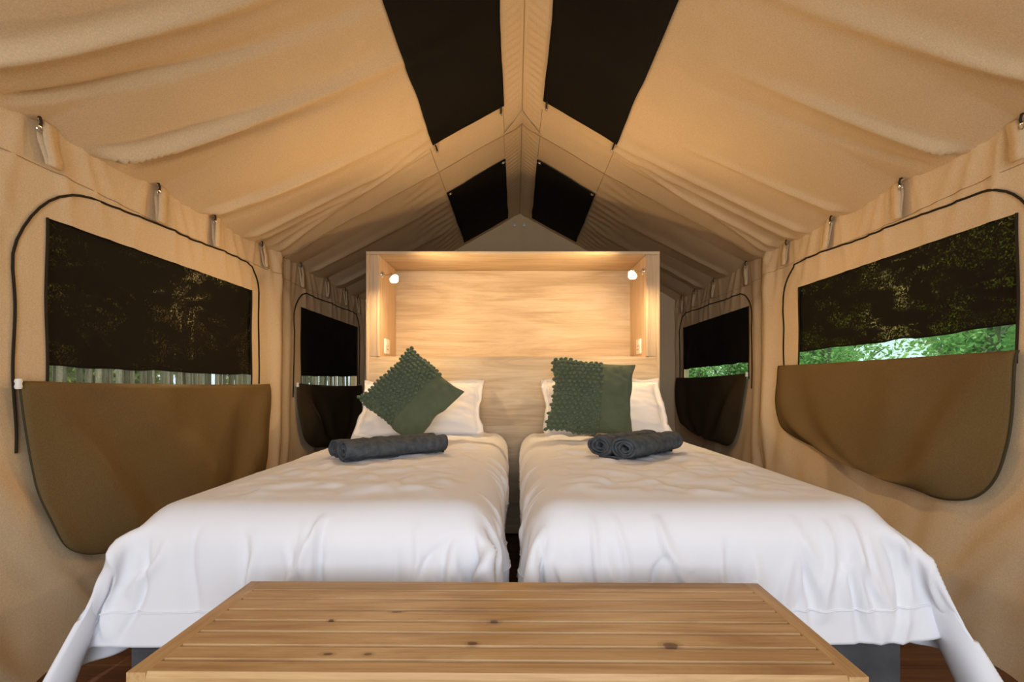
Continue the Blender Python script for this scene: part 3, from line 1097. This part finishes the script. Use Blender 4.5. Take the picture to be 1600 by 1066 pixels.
def make_duvet(side, label, seed):
    p, hx, hy = cloth(side, seed)
    nx, ny = p.shape[:2]
    X, Y, Z = p[..., 0].copy(), p[..., 1].copy(), p[..., 2].copy()
    # soft loft on the top
    top = np.clip((Z - BTOP + .02) / .03, 0, 1)
    Z += top * (.005 + .005 * vnoise(X * 4, Y * 3.5, 90 + side))
    # a finer sheet for the small creases
    def up2(a):
        n = a.shape[0]
        t = np.linspace(0, n - 1, 2 * n - 1)
        k = np.clip(np.floor(t).astype(int), 0, n - 2)
        f = (t - k)[:, None, None]
        return a[k] * (1 - f) + a[k + 1] * f
    p = np.stack([X, Y, Z], -1)
    p = up2(up2(p).transpose(1, 0, 2)).transpose(1, 0, 2)
    for _ in range(9):
        q = p.copy()
        q[1:-1, 1:-1] = p[1:-1, 1:-1] * .5 + .125 * (p[:-2, 1:-1] + p[2:, 1:-1] + p[1:-1, :-2] + p[1:-1, 2:])
        p = q
    # the outer corner at the foot hangs in rounder folds
    nx, ny = p.shape[:2]
    ii, jj = np.meshgrid(np.arange(nx) * hx / 2, np.arange(ny) * hy / 2, indexing='ij')
    if side > 0:
        ii = ii[::-1]
    wm = (np.clip((.42 - ii) / .12, 0, 1) * np.clip((.62 - jj) / .2, 0, 1))[1:-1, 1:-1, None]
    for _ in range(60):
        lap = .25 * (p[:-2, 1:-1] + p[2:, 1:-1] + p[1:-1, :-2] + p[1:-1, 2:]) - p[1:-1, 1:-1]
        p[1:-1, 1:-1] += .8 * wm * lap
        for e in (0, -1):
            lap = .5 * (p[e, :-2] + p[e, 2:]) - p[e, 1:-1]
            p[e, 1:-1] += .5 * (wm[e, :, :]) * lap
            lap = .5 * (p[:-2, e] + p[2:, e]) - p[1:-1, e]
            p[1:-1, e] += .5 * (wm[:, e, :]) * lap
    hx, hy = hx / 2, hy / 2
    nx, ny = p.shape[:2]
    du, dv = np.gradient(p, axis=(0, 1))
    nn = np.cross(du, dv)
    nn /= np.linalg.norm(nn, axis=-1, keepdims=True) + 1e-9
    x0, x1 = BEDS[side]
    U, V = np.meshgrid(np.arange(nx) * hx, np.arange(ny) * hy, indexing='ij')      # metres on the sheet
    w_l = .36 if side < 0 else .235
    u_in, v_in = w_l, .295                                                            # where the mattress edge lies
    u_out = u_in + (x1 - x0)
    rr = random.Random(seed * 17)
    d = np.zeros((nx, ny))

    def crease(ua, va, ub, vb, w, a):
        L2 = (ub - ua) ** 2 + (vb - va) ** 2
        t = ((U - ua) * (ub - ua) + (V - va) * (vb - va)) / L2
        off = ((U - ua) * (vb - va) - (V - va) * (ub - ua)) / math.sqrt(L2)
        off = off + .012 * np.sin(t * 5 + ua * 40)
        e = np.clip(t, 0, 1)
        env = np.where((t > 0) & (t < 1), np.sin(np.pi * e) ** .7, 0)
        x = off / (w * (.7 + .6 * e))
        return a * env * np.exp(-np.where(x > 0, x * 2.0, x) ** 2)
    for k in range(34):                      # down the foot end
        ua = rr.uniform(u_in - .05, u_out + .05)
        sl = rr.uniform(-.07, .07)
        va = v_in - rr.uniform(-.03, .09)
        d += crease(ua, va, ua + sl, va - rr.uniform(.14, .30), rr.uniform(.010, .022), rr.choice((1, 1, -1)) * rr.uniform(.007, .015))
    for c, sg in ((u_in, -1), (u_out, 1)):   # fanning from the two corners at the foot
        for k in range(5):
            a = math.radians(rr.uniform(15, 85))
            L = rr.uniform(.20, .36)
            d += crease(c - sg * rr.uniform(0, .05), v_in + rr.uniform(-.03, .03), c + sg * L * math.cos(a) * .7, v_in - L * math.sin(a), rr.uniform(.016, .026), rr.uniform(.004, .008))
    for k in range(46):                      # slanting across the long sides
        sg = rr.choice((-1, 1))
        c = u_in if sg < 0 else u_out
        va = rr.uniform(.35, 2.0)
        L = rr.uniform(.10, .24)
        d += crease(c - sg * rr.uniform(-.01, .06), va, c + sg * L, va - rr.uniform(.02, .14), rr.uniform(.010, .020), rr.uniform(.004, .008))
    for k in range(12):                      # faint pulls over the top
        ua, va = rr.uniform(u_in + .1, u_out - .1), rr.uniform(.45, 1.3)
        a = rr.uniform(-.5, .5)
        d += crease(ua - .18, va - .18 * a, ua + .18, va + .18 * a, rr.uniform(.03, .05), rr.uniform(.0015, .003))
    p = p + nn * d[..., None]
    X, Y, Z = p[..., 0], p[..., 1], p[..., 2]
    root = empty('duvet', ((BEDS[side][0] + BEDS[side][1]) / 2, 2.1, BTOP))
    tag(root, label, 'duvet')
    o = link('cover', grid_mesh(X, Y, Z), M['duvet'], root)
    sd = o.modifiers.new('thick', 'SOLIDIFY')
    sd.thickness = .007
    sd.offset = -1
    # stitched hem line, set in from the edge
    n = int(round(.085 / hx)), int(round(.085 / hy))
    idx = [(n[0], j) for j in range(ny - 1, n[1], -1)] + [(i, n[1]) for i in range(n[0], nx - n[0])] + [(nx - 1 - n[0], j) for j in range(n[1] + 1, ny)]
    # outward normals for the seam
    du, dv = np.gradient(np.stack([X, Y, Z], -1), axis=(0, 1))
    nn = np.cross(du, dv)
    nn /= np.linalg.norm(nn, axis=-1, keepdims=True) + 1e-9
    pts = [Vector((X[i, j], Y[i, j], Z[i, j])) + Vector(nn[i, j]) * .0012 for i, j in idx]
    MB().tube(pts, .0026, 6).build('hem_seam', M['duvet'], root)
    return root


make_duvet(-1, 'white cotton duvet draped over the left bed', 3)
make_duvet(1, 'white cotton duvet draped over the right bed', 4)

# ---------------------------------------------------------------- pillows, cushions
def soft_square(w, h, T, n, M4, flange=0.0, pinch=.05, crumple=.004, seed=0, p4=2.6):
    """closed pillow: front and back sheets meeting at the rim; returns mesh, front-point function"""
    U, V = np.meshgrid(np.linspace(-1, 1, n), np.linspace(-1, 1, n), indexing='ij')

    def pos(U, V, front):
        x = w / 2 * U * (1 - pinch * (1 - V ** 2) * np.abs(U) ** 3)
        y = h / 2 * V * (1 - pinch * (1 - U ** 2) * np.abs(V) ** 3)
        x = x + .010 * vnoise(V * 3 + 5, U * 2, seed) * np.abs(U) ** 4
        y = y + .010 * vnoise(U * 3 + 9, V * 2, seed + 1) * np.abs(V) ** 4
        fu, fv = flange / (w / 2), flange / (h / 2)
        a = np.clip(np.abs(U) / (1 - fu), 0, 1)
        b = np.clip(np.abs(V) / (1 - fv), 0, 1)
        z = T / 2 * np.sqrt(np.clip(1 - a ** p4, 0, 1)) * np.sqrt(np.clip(1 - b ** p4, 0, 1))
        # creases drawn from the corners and the rim
        rim = np.clip(np.maximum(np.abs(U), np.abs(V)), 0, 1)
        cr = crumple * vnoise(U * 5 + 3 * V, V * 5 - 2 * U, seed + 2) * (z > 0) + crumple * 1.2 * vnoise(U * 11, V * 11, seed + 3) * rim ** 3 * np.clip(z / (T * .1), 0, 1)
        wave = .012 * (flange > 0) * np.clip((rim - .8) / .2, 0, 1) * vnoise(U * 4, V * 4, seed + 4)
        z = (z + cr) if front else -(z * .8)
        return x, y, z + wave
    vs, idx = [], {}
    xf, yf, zf = pos(U, V, True)
    xb, yb, zb = pos(U, V, False)
    vs = [M4 @ Vector((xf[i, j], yf[i, j], zf[i, j])) for i in range(n) for j in range(n)]
    fs = grid_faces(n, n)
    bidx = {}
    for i in range(n):
        for j in range(n):
            if i in (0, n - 1) or j in (0, n - 1):
                bidx[(i, j)] = i * n + j
            else:
                bidx[(i, j)] = len(vs)
                vs.append(M4 @ Vector((xb[i, j], yb[i, j], zb[i, j])))
    for i in range(n - 1):
        for j in range(n - 1):
            fs.append((bidx[(i, j)], bidx[(i, j + 1)], bidx[(i + 1, j + 1)], bidx[(i + 1, j)]))
    return mesh_from(vs, fs), pos


def frame(center, tilt, roll, yaw=0.0):
    t = math.radians(tilt)
    ex = Vector((1, 0, 0))
    ey = Vector((0, math.sin(t), math.cos(t)))
    ez = Vector((0, -math.cos(t), math.sin(t)))
    m = Matrix((ex, ey, ez)).transposed().to_4x4()
    return Matrix.Translation(center) @ Matrix.Rotation(math.radians(yaw), 4, 'Z') @ m @ Matrix.Rotation(math.radians(roll), 4, 'Z')


def pillow(px, py, d, w, h, tilt, roll, label, seed):
    c = Vector(P(px, py, d))
    root = empty('pillow', (c.x, c.y, BTOP + .02))
    tag(root, label, 'pillow')
    me, pos = soft_square(w, h, .15, 56, frame(c, tilt, roll), .040, .05, .006, seed)
    o = link('pillowcase', me, M['pillow'], root)
    ss_ = o.modifiers.new('smooth', 'SUBSURF')
    ss_.levels = ss_.render_levels = 1
    M4 = frame(c, tilt, roll)
    k = .88
    t = np.linspace(-k, k, 40)
    ring = [(u, -k * 1.0) for u in t] + [(k, v) for v in t[1:]] + [(u, k) for u in t[::-1][1:]] + [(-k, v) for v in t[::-1][1:-1]]
    pts = []
    for u, v in ring:
        x, y, z = pos(np.array(u), np.array(v), True)
        pts.append(M4 @ Vector((float(x), float(y), float(z) + .001)))
    MB().tube(pts, .0014, 5, closed=True).build('flange_seam', M['pillow'], root)
    return root


pillow(658, 638, 2.93, .755, .44, 40, 1.5, 'white flanged pillow standing against the headboard on the left bed', 11)
pillow(943, 635, 2.93, .745, .44, 40, .5, 'white flanged pillow standing against the headboard on the right bed', 12)


def cushion(px, py, d, w, h, tilt, roll, label, seed, yaw=0):
    c = Vector(P(px, py, d))
    M4 = frame(c, tilt, roll, yaw)
    root = empty('cushion', (c.x, c.y, BTOP + .02))
    tag(root, label, 'cushion')
    me, pos = soft_square(w, h, .13, 60, M4, 0, .06, .005, seed, 2.2)
    o = link('cushion_body', me, M['green'], root)
    ss_ = o.modifiers.new('smooth', 'SUBSURF')
    ss_.levels = ss_.render_levels = 1
    us = .20
    # knitted bobbles in staggered rows over the wider part of the front, round its rim too
    mb = MB()
    bm = bmesh.new()
    bmesh.ops.create_icosphere(bm, subdivisions=1, radius=1.0)
    bm.verts.index_update()
    iv = [v.co.copy() for v in bm.verts]
    jf = [tuple(v.index for v in f.verts) for f in bm.faces]
    bm.free()
    nr, nc = 18, 10
    R3 = M4.to_3x3()
    for j in range(nr):
        for i in range(nc):
            v = -1.0 + 2.0 * j / (nr - 1)
            u = -1.0 + (us + 1.0 - .03) * (i + (.5 if j % 2 else 0)) / (nc - .5)
            u += random.uniform(-.012, .012)
            v = max(-1, min(1, v + random.uniform(-.012, .012)))
            x, y, z = pos(np.array(u), np.array(v), True)
            p = M4 @ Vector((float(x), float(y), float(z) + .002))
            rx, ry, rz = (random.uniform(.0125, .0155), random.uniform(.0088, .0108), random.uniform(.011, .015))
            a = random.uniform(.1, .7)
            ca, sa = math.cos(a), math.sin(a)
            vs = []
            for q in iv:
                lx, ly, lz = q.x * rx, q.y * ry, q.z * rz
                vs.append(p + R3 @ Vector((lx * ca - ly * sa, lx * sa + ly * ca, lz)))
            mb.add(vs, jf)
    me = mesh_from(mb.v, mb.f)
    ko = link('knit_bobbles', me, M['green_knit'], root)
    ko['kind'] = 'stuff'
    ko['label'] = 'chunky bobbled knit covering the wider side'
    pts = []
    for v in np.linspace(-.985, .985, 50):
        x, y, z = pos(np.array(us), np.array(v), True)
        pts.append(M4 @ Vector((float(x), float(y), float(z) + .001)))
    MB().tube(pts, .003, 6).build('seam', M['green'], root)
    return root


cushion(643, 618, 2.63, .40, .40, 20, -41, 'green cushion stood on its corner, half bobbled knit, on the left bed', 21)
cushion(925, 621, 2.64, .45, .415, 20, -5, 'green cushion standing upright on its edge, half bobbled knit, on the right bed', 22, -4)

# ---------------------------------------------------------------- towels rolled from both ends
def towel(center, ang, L, r, label, seed, flat=.8, taper=1.0):
    root = empty('towel', center)
    tag(root, label, 'towel')
    th = .0095
    # path of the sheet in the section: spiral, across the bottom, spiral
    def spiral(cx, sgn):
        out = []
        turns = 3.3
        for a in np.linspace(0, turns * 2 * math.pi, 110):
            rr = r - th / 2 - (th * 1.22) * a / (2 * math.pi)
            out.append((cx + sgn * rr * math.sin(-a) * 1.25, r - rr * math.cos(a)))
        return out
    A = spiral(-r * 1.13, -1)[::-1]
    B = spiral(r * 1.13, 1)
    path = np.array(A + B)
    t = np.gradient(path, axis=0)
    t /= np.linalg.norm(t, axis=1, keepdims=True) + 1e-9
    nrm = np.stack([-t[:, 1], t[:, 0]], -1)
    n, m = len(path), 30
    ca, sa = math.cos(ang), math.sin(ang)
    vs = []
    for side in (1, -1):
        for i in range(n):
            for k in range(m):
                u = k / (m - 1)
                q = path[i] + nrm[i] * side * th / 2
                e = 1 - .05 * (abs(2 * u - 1) ** 6)
                wob = .003 * math.sin(9 * u + seed) + .004 * math.sin(3 * u + i * .02)
                a, h = q[0] * e * (1 + .03 * math.sin(4 * u + seed)), q[1] * flat * (1 + (taper - 1) * u)
                ll = (u - .5) * L + .004 * math.sin(i * .35 + seed)
                a += wob
                x = center[0] + ll * ca - a * sa
                y = center[1] + ll * sa + a * ca
                vs.append((x, y, center[2] + max(h, 0.0) + .0035 * float(vnoise(i * .3, u * 18, seed))))
    fs = grid_faces(n, m)
    fs = [f[::-1] for f in fs] + grid_faces(n, m, n * m)
    o = n * m
    for i in range(n - 1):
        for k in (0, m - 1):
            q = (i * m + k, (i + 1) * m + k, o + (i + 1) * m + k, o + i * m + k)
            fs.append(q)
    for i in (0, n - 1):
        for k in range(m - 1):
            fs.append((i * m + k, i * m + k + 1, o + i * m + k + 1, o + i * m + k))
    me = mesh_from(vs, fs)
    bm = bmesh.new()
    bm.from_mesh(me)
    bmesh.ops.recalc_face_normals(bm, faces=bm.faces)
    bm.to_mesh(me)
    bm.free()
    link('rolled_towel', me, M['towel'], root)
    return root


towel((-.52, 2.06, BTOP + .024), math.radians(40), .44, .047, 'charcoal towel rolled from both ends lying on the left bed before the cushion', 1, .86)
towel((.515, 2.10, BTOP + .024), math.radians(46), .38, .054, 'charcoal towel rolled from both ends lying on the right bed before the cushion', 2, .86)

# ---------------------------------------------------------------- slatted bench
BZ = .51
bx0, bx1, bya, byb = -.5925, .532, .748, 1.098
PV = ((bx0 + bx1) / 2, (bya + byb) / 2)
ROT = math.radians(-.6)
KN = [P(773, 970, .915) + (.0085, 1.3), P(738, 1005, .838) + (.0075, 1.6), P(1047, 1009, .832) + (.0125, 1.2),
      P(517, 969, .92) + (.005, 1.5), P(620, 955, .955) + (.006, 2.2), P(512, 1022, .805) + (.006, 1.8), P(575, 1022, .805) + (.006, 1.6),
      P(800, 905, 1.1) + (.004, 1.5)]
M['pine'] = wood('pine', (0.34, 0.185, 0.070), (0.47, 0.285, 0.125), (0.55, 0.36, 0.175), 'x', 9, 2.2, KN, .5, .1)
M['pine_y'] = wood('pine_crosswise', (0.34, 0.185, 0.070), (0.47, 0.285, 0.125), (0.55, 0.36, 0.175), 'y', 9, 2.2, (), .5, .1)
bench = empty('slatted_bench', (PV[0], PV[1], 0))
tag(bench, 'pine slatted bench with knotty boards at the foot of the beds', 'bench')
edges = [byb, 1.0500, 1.0085, .9600, .9155, .8740, .8280, .7850, bya]
gap = .0042
for a, b in zip(edges[:-1], edges[1:]):
    f = a - (gap if a != byb else 0)
    x0, x1, cy, cz = bx0 + .030, bx1 - .030, .0042, .0085
    prof = [(b, BZ - .020), (b, BZ - cz), (b + cy, BZ), (f - .001, BZ), (f, BZ - .001), (f, BZ - .020)]
    c_, s_ = math.cos(ROT), math.sin(ROT)
    vs = [(PV[0] + (x - PV[0]) * c_ - (y - PV[1]) * s_, PV[1] + (x - PV[0]) * s_ + (y - PV[1]) * c_, z) for x in (x0, x1) for y, z in prof]
    n_ = len(prof)
    MB().add(vs, [(k, (k + 1) % n_, n_ + (k + 1) % n_, n_ + k) for k in range(n_)] + [tuple(range(n_)), tuple(range(2 * n_ - 1, n_ - 1, -1))]).build('slat', M['pine'], bench, False)
# end blocks close the grooves and a thin edge board closes the ends
for x0, x1 in ((bx0, bx0 + .0298), (bx1 - .0298, bx1)):
    MB().box(x0, x1, bya, byb, BZ - .020, BZ, ROT, PV, .0012).build('end_rail', M['pine_y'], bench)
MB().box(bx0 + .035, bx1 - .035, bya + .01, byb - .01, BZ - .032, BZ - .0205, ROT, PV).build('under_board', M['pine'], bench, False)
MB().box(bx0 + .004, bx1 - .004, bya + .003, bya + .022, BZ - .10, BZ - .033, ROT, PV, .0012).build('apron', M['pine'], bench)
MB().box(bx0 + .004, bx1 - .004, byb - .022, byb - .003, BZ - .10, BZ - .033, ROT, PV, .0012).build('apron', M['pine'], bench)
for x0, x1 in ((bx0 + .004, bx0 + .022), (bx1 - .022, bx1 - .004)):
    MB().box(x0, x1, bya + .023, byb - .023, BZ - .10, BZ - .0205, ROT, PV, .0012).build('apron', M['pine_y'], bench)
for xx in (bx0 + .024, bx1 - .074):
    for yy in (bya + .024, byb - .074):
        MB().box(xx, xx + .05, yy, yy + .05, 0, BZ - .033, ROT, PV, .002).build('leg', M['pine'], bench)

# ---------------------------------------------------------------- outside
M['pole'] = wood('weathered_pole', (0.16, 0.15, 0.12), (0.32, 0.31, 0.25), (0.50, 0.49, 0.41), 'z', 12, 2.0)
M['bark'] = wood('grey_bark', (0.10, 0.08, 0.06), (0.18, 0.15, 0.11), (0.28, 0.24, 0.18), 'z', 8, 4.0)


_t = M['pole'].node_tree
_b = _t.nodes['Principled BSDF']
_oi = _t.nodes.new('ShaderNodeObjectInfo')
_rp = _t.nodes.new('ShaderNodeValToRGB')
_rp.color_ramp.elements[0].color = (.30, .33, .24, 1)
_rp.color_ramp.elements[1].color = (1.5, 1.45, 1.3, 1)
_mx = _t.nodes.new('ShaderNodeMix')
_mx.data_type, _mx.blend_type = 'RGBA', 'MULTIPLY'
_mx.inputs[0].default_value = 1
_src = _b.inputs['Base Color'].links[0].from_socket
_t.links.new(_oi.outputs['Random'], _rp.inputs[0])
_t.links.new(_src, _mx.inputs[6])
_t.links.new(_rp.outputs[0], _mx.inputs[7])
_t.links.new(_mx.outputs[2], _b.inputs['Base Color'])


def leaf_mat(name, c1, c2):
    t = NT(name)
    oi = t.noise(t.coords(), 3.0, 3)
    c = t.ramp(oi, [(.3, c1), (.7, c2)])
    t.color(c)
    t.fin(.55, 0, .3)
    tl = t.n('ShaderNodeBsdfTranslucent')
    t.l(c, tl.inputs[0])
    mx = t.n('ShaderNodeMixShader')
    mx.inputs[0].default_value = .4
    t.l(t.b.outputs[0], mx.inputs[1])
    t.l(tl.outputs[0], mx.inputs[2])
    t.l(mx.outputs[0], t.out.inputs['Surface'])
    return t.m


M['leaf'] = leaf_mat('bush_leaf', (0.16, 0.36, 0.10), (0.42, 0.62, 0.26))
M['leaf_pale'] = leaf_mat('tree_leaf', (0.16, 0.24, 0.08), (0.34, 0.40, 0.16))

fence = empty('pole_fence', (-3.2, 6.0, 0))
tag(fence, 'fence of weathered upright poles standing outside the left windows', 'fence')
pm_cache = []
for k in range(5):
    vs = MB().tube([(0, 0, 0), (.006 * (k - 2), .004, .9), (.003, -.004 * (k - 2), 1.55 + .05 * k)], [.021, .019, .017], 7)
    pm_cache.append(mesh_from(vs.v, vs.f))
    pm_cache[-1].materials.append(M['pole'])
y = 2.3
while y < 13.6:
    o = bpy.data.objects.new('pole', random.choice(pm_cache))
    o.parent = fence
    o.location = (random.uniform(-.03, .03), y - 6.0, -.05)
    o.rotation_euler = (random.uniform(-.05, .05), random.uniform(-.03, .03), random.uniform(0, 6))
    COL.objects.link(o)
    y += random.uniform(.036, .058)
for z in (.35, 1.3):
    MB().tube([(-3.26, 2.2, z), (-3.25, 8, z + .02), (-3.26, 13.6, z)], .028, 7).build('rail', M['pole'], fence)


def plant(name, x, y, h, rad, n, mat, label, cat, group, seed, zc=.55, size=.055, trunk=.045):
    r = random.Random(seed)
    root = empty(name, (x, y, 0))
    tag(root, label, cat, group)
    br = MB()
    tips = []
    for b in range(12):
        a = r.uniform(0, 6.28)
        top = Vector((x + rad * .8 * math.cos(a) * r.uniform(.3, 1), y + rad * .8 * math.sin(a) * r.uniform(.3, 1), h * r.uniform(.5, .95)))
        base = Vector((x + .06 * math.cos(a), y + .06 * math.sin(a), -.06))
        mid = base.lerp(top, .5) + Vector((r.uniform(-.2, .2), r.uniform(-.2, .2), .15))
        pts = [base, base.lerp(mid, .6), mid, mid.lerp(top, .6), top]
        br.tube(pts, [trunk, trunk * .8, trunk * .6, trunk * .4, trunk * .15], 6)
        tips += pts[1:]
        for q in range(4):
            s = mid.lerp(top, r.uniform(0, .8))
            e = s + Vector((r.uniform(-.5, .5), r.uniform(-.5, .5), r.uniform(-.05, .5))) * rad * .8
            br.tube([s, s.lerp(e, .5) + Vector((0, 0, .03)), e], [trunk * .35, trunk * .22, trunk * .1], 5)
            tips += [s.lerp(e, .4), s.lerp(e, .7), e]
    br.build('branches', M['bark'], root)
    vs, fs = [], []
    for k in range(n):
        t = r.choice(tips)
        c = t + Vector((r.gauss(0, 1), r.gauss(0, 1), r.gauss(0, .8))) * rad * .20
        if c.z < .05:
            continue
        d = Vector((r.gauss(0, 1), r.gauss(0, 1), r.gauss(0, .7))).normalized()
        s = d.cross(Vector((r.gauss(0, 1), r.gauss(0, 1), r.gauss(0, 1)))).normalized()
        L = size * r.uniform(.6, 1.3)
        up = d.cross(s) * L * .12
        o = len(vs)
        vs += [c - d * L, c + s * L * .45 - up, c + d * L, c - s * L * .45 - up]
        fs += [(o, o + 1, o + 2), (o, o + 2, o + 3)]
    fo = link('foliage', mesh_from(vs, fs), mat, root, False)
    fo['kind'] = 'stuff'
    return root


for k, (x, y, wh) in enumerate(((3.7, 3.7, 'outside the large right window, towards the tent front'), (3.7, 6.0, 'outside the large right window, towards the headboard'),
                               (3.7, 8.3, 'outside the small rear right window'), (3.7, 10.6, 'outside the small rear right window, farthest away'))):
    plant('shrub', x, y, 2.1, .8, 7000, M['leaf'], 'sunlit green bush ' + wh, 'bush', 'bushes outside the right windows', 100 + k, size=.03)
for k, (y, wh) in enumerate(((7.5, 'large'), (13.0, 'small rear'))):
    plant('tree', 7.6, y, 5.0, 1.6, 6500, M['leaf_pale'], 'tree crown beyond the bushes, seen through the shade of the %s right window' % wh, 'tree', 'trees beyond the right windows', 200 + k, size=.12, trunk=.10)
for k, (y, wh) in enumerate(((7.2, 'large'), (13.0, 'small rear'))):
    plant('tree', -6.6, y, 5.2, 1.6, 6500, M['leaf_pale'], 'tree crown behind the pole fence, seen through the shade of the %s left window' % wh, 'tree', 'trees beyond the left windows', 300 + k, size=.12, trunk=.10)
for k, (y, wh) in enumerate(((5.4, 'large'), (9.6, 'small rear'))):
    plant('shrub', -4.7, y, 2.0, .8, 3000, M['leaf_pale'], 'green bush behind the pole fence outside the %s left window' % wh, 'bush', 'bushes behind the pole fence', 400 + k, size=.06)
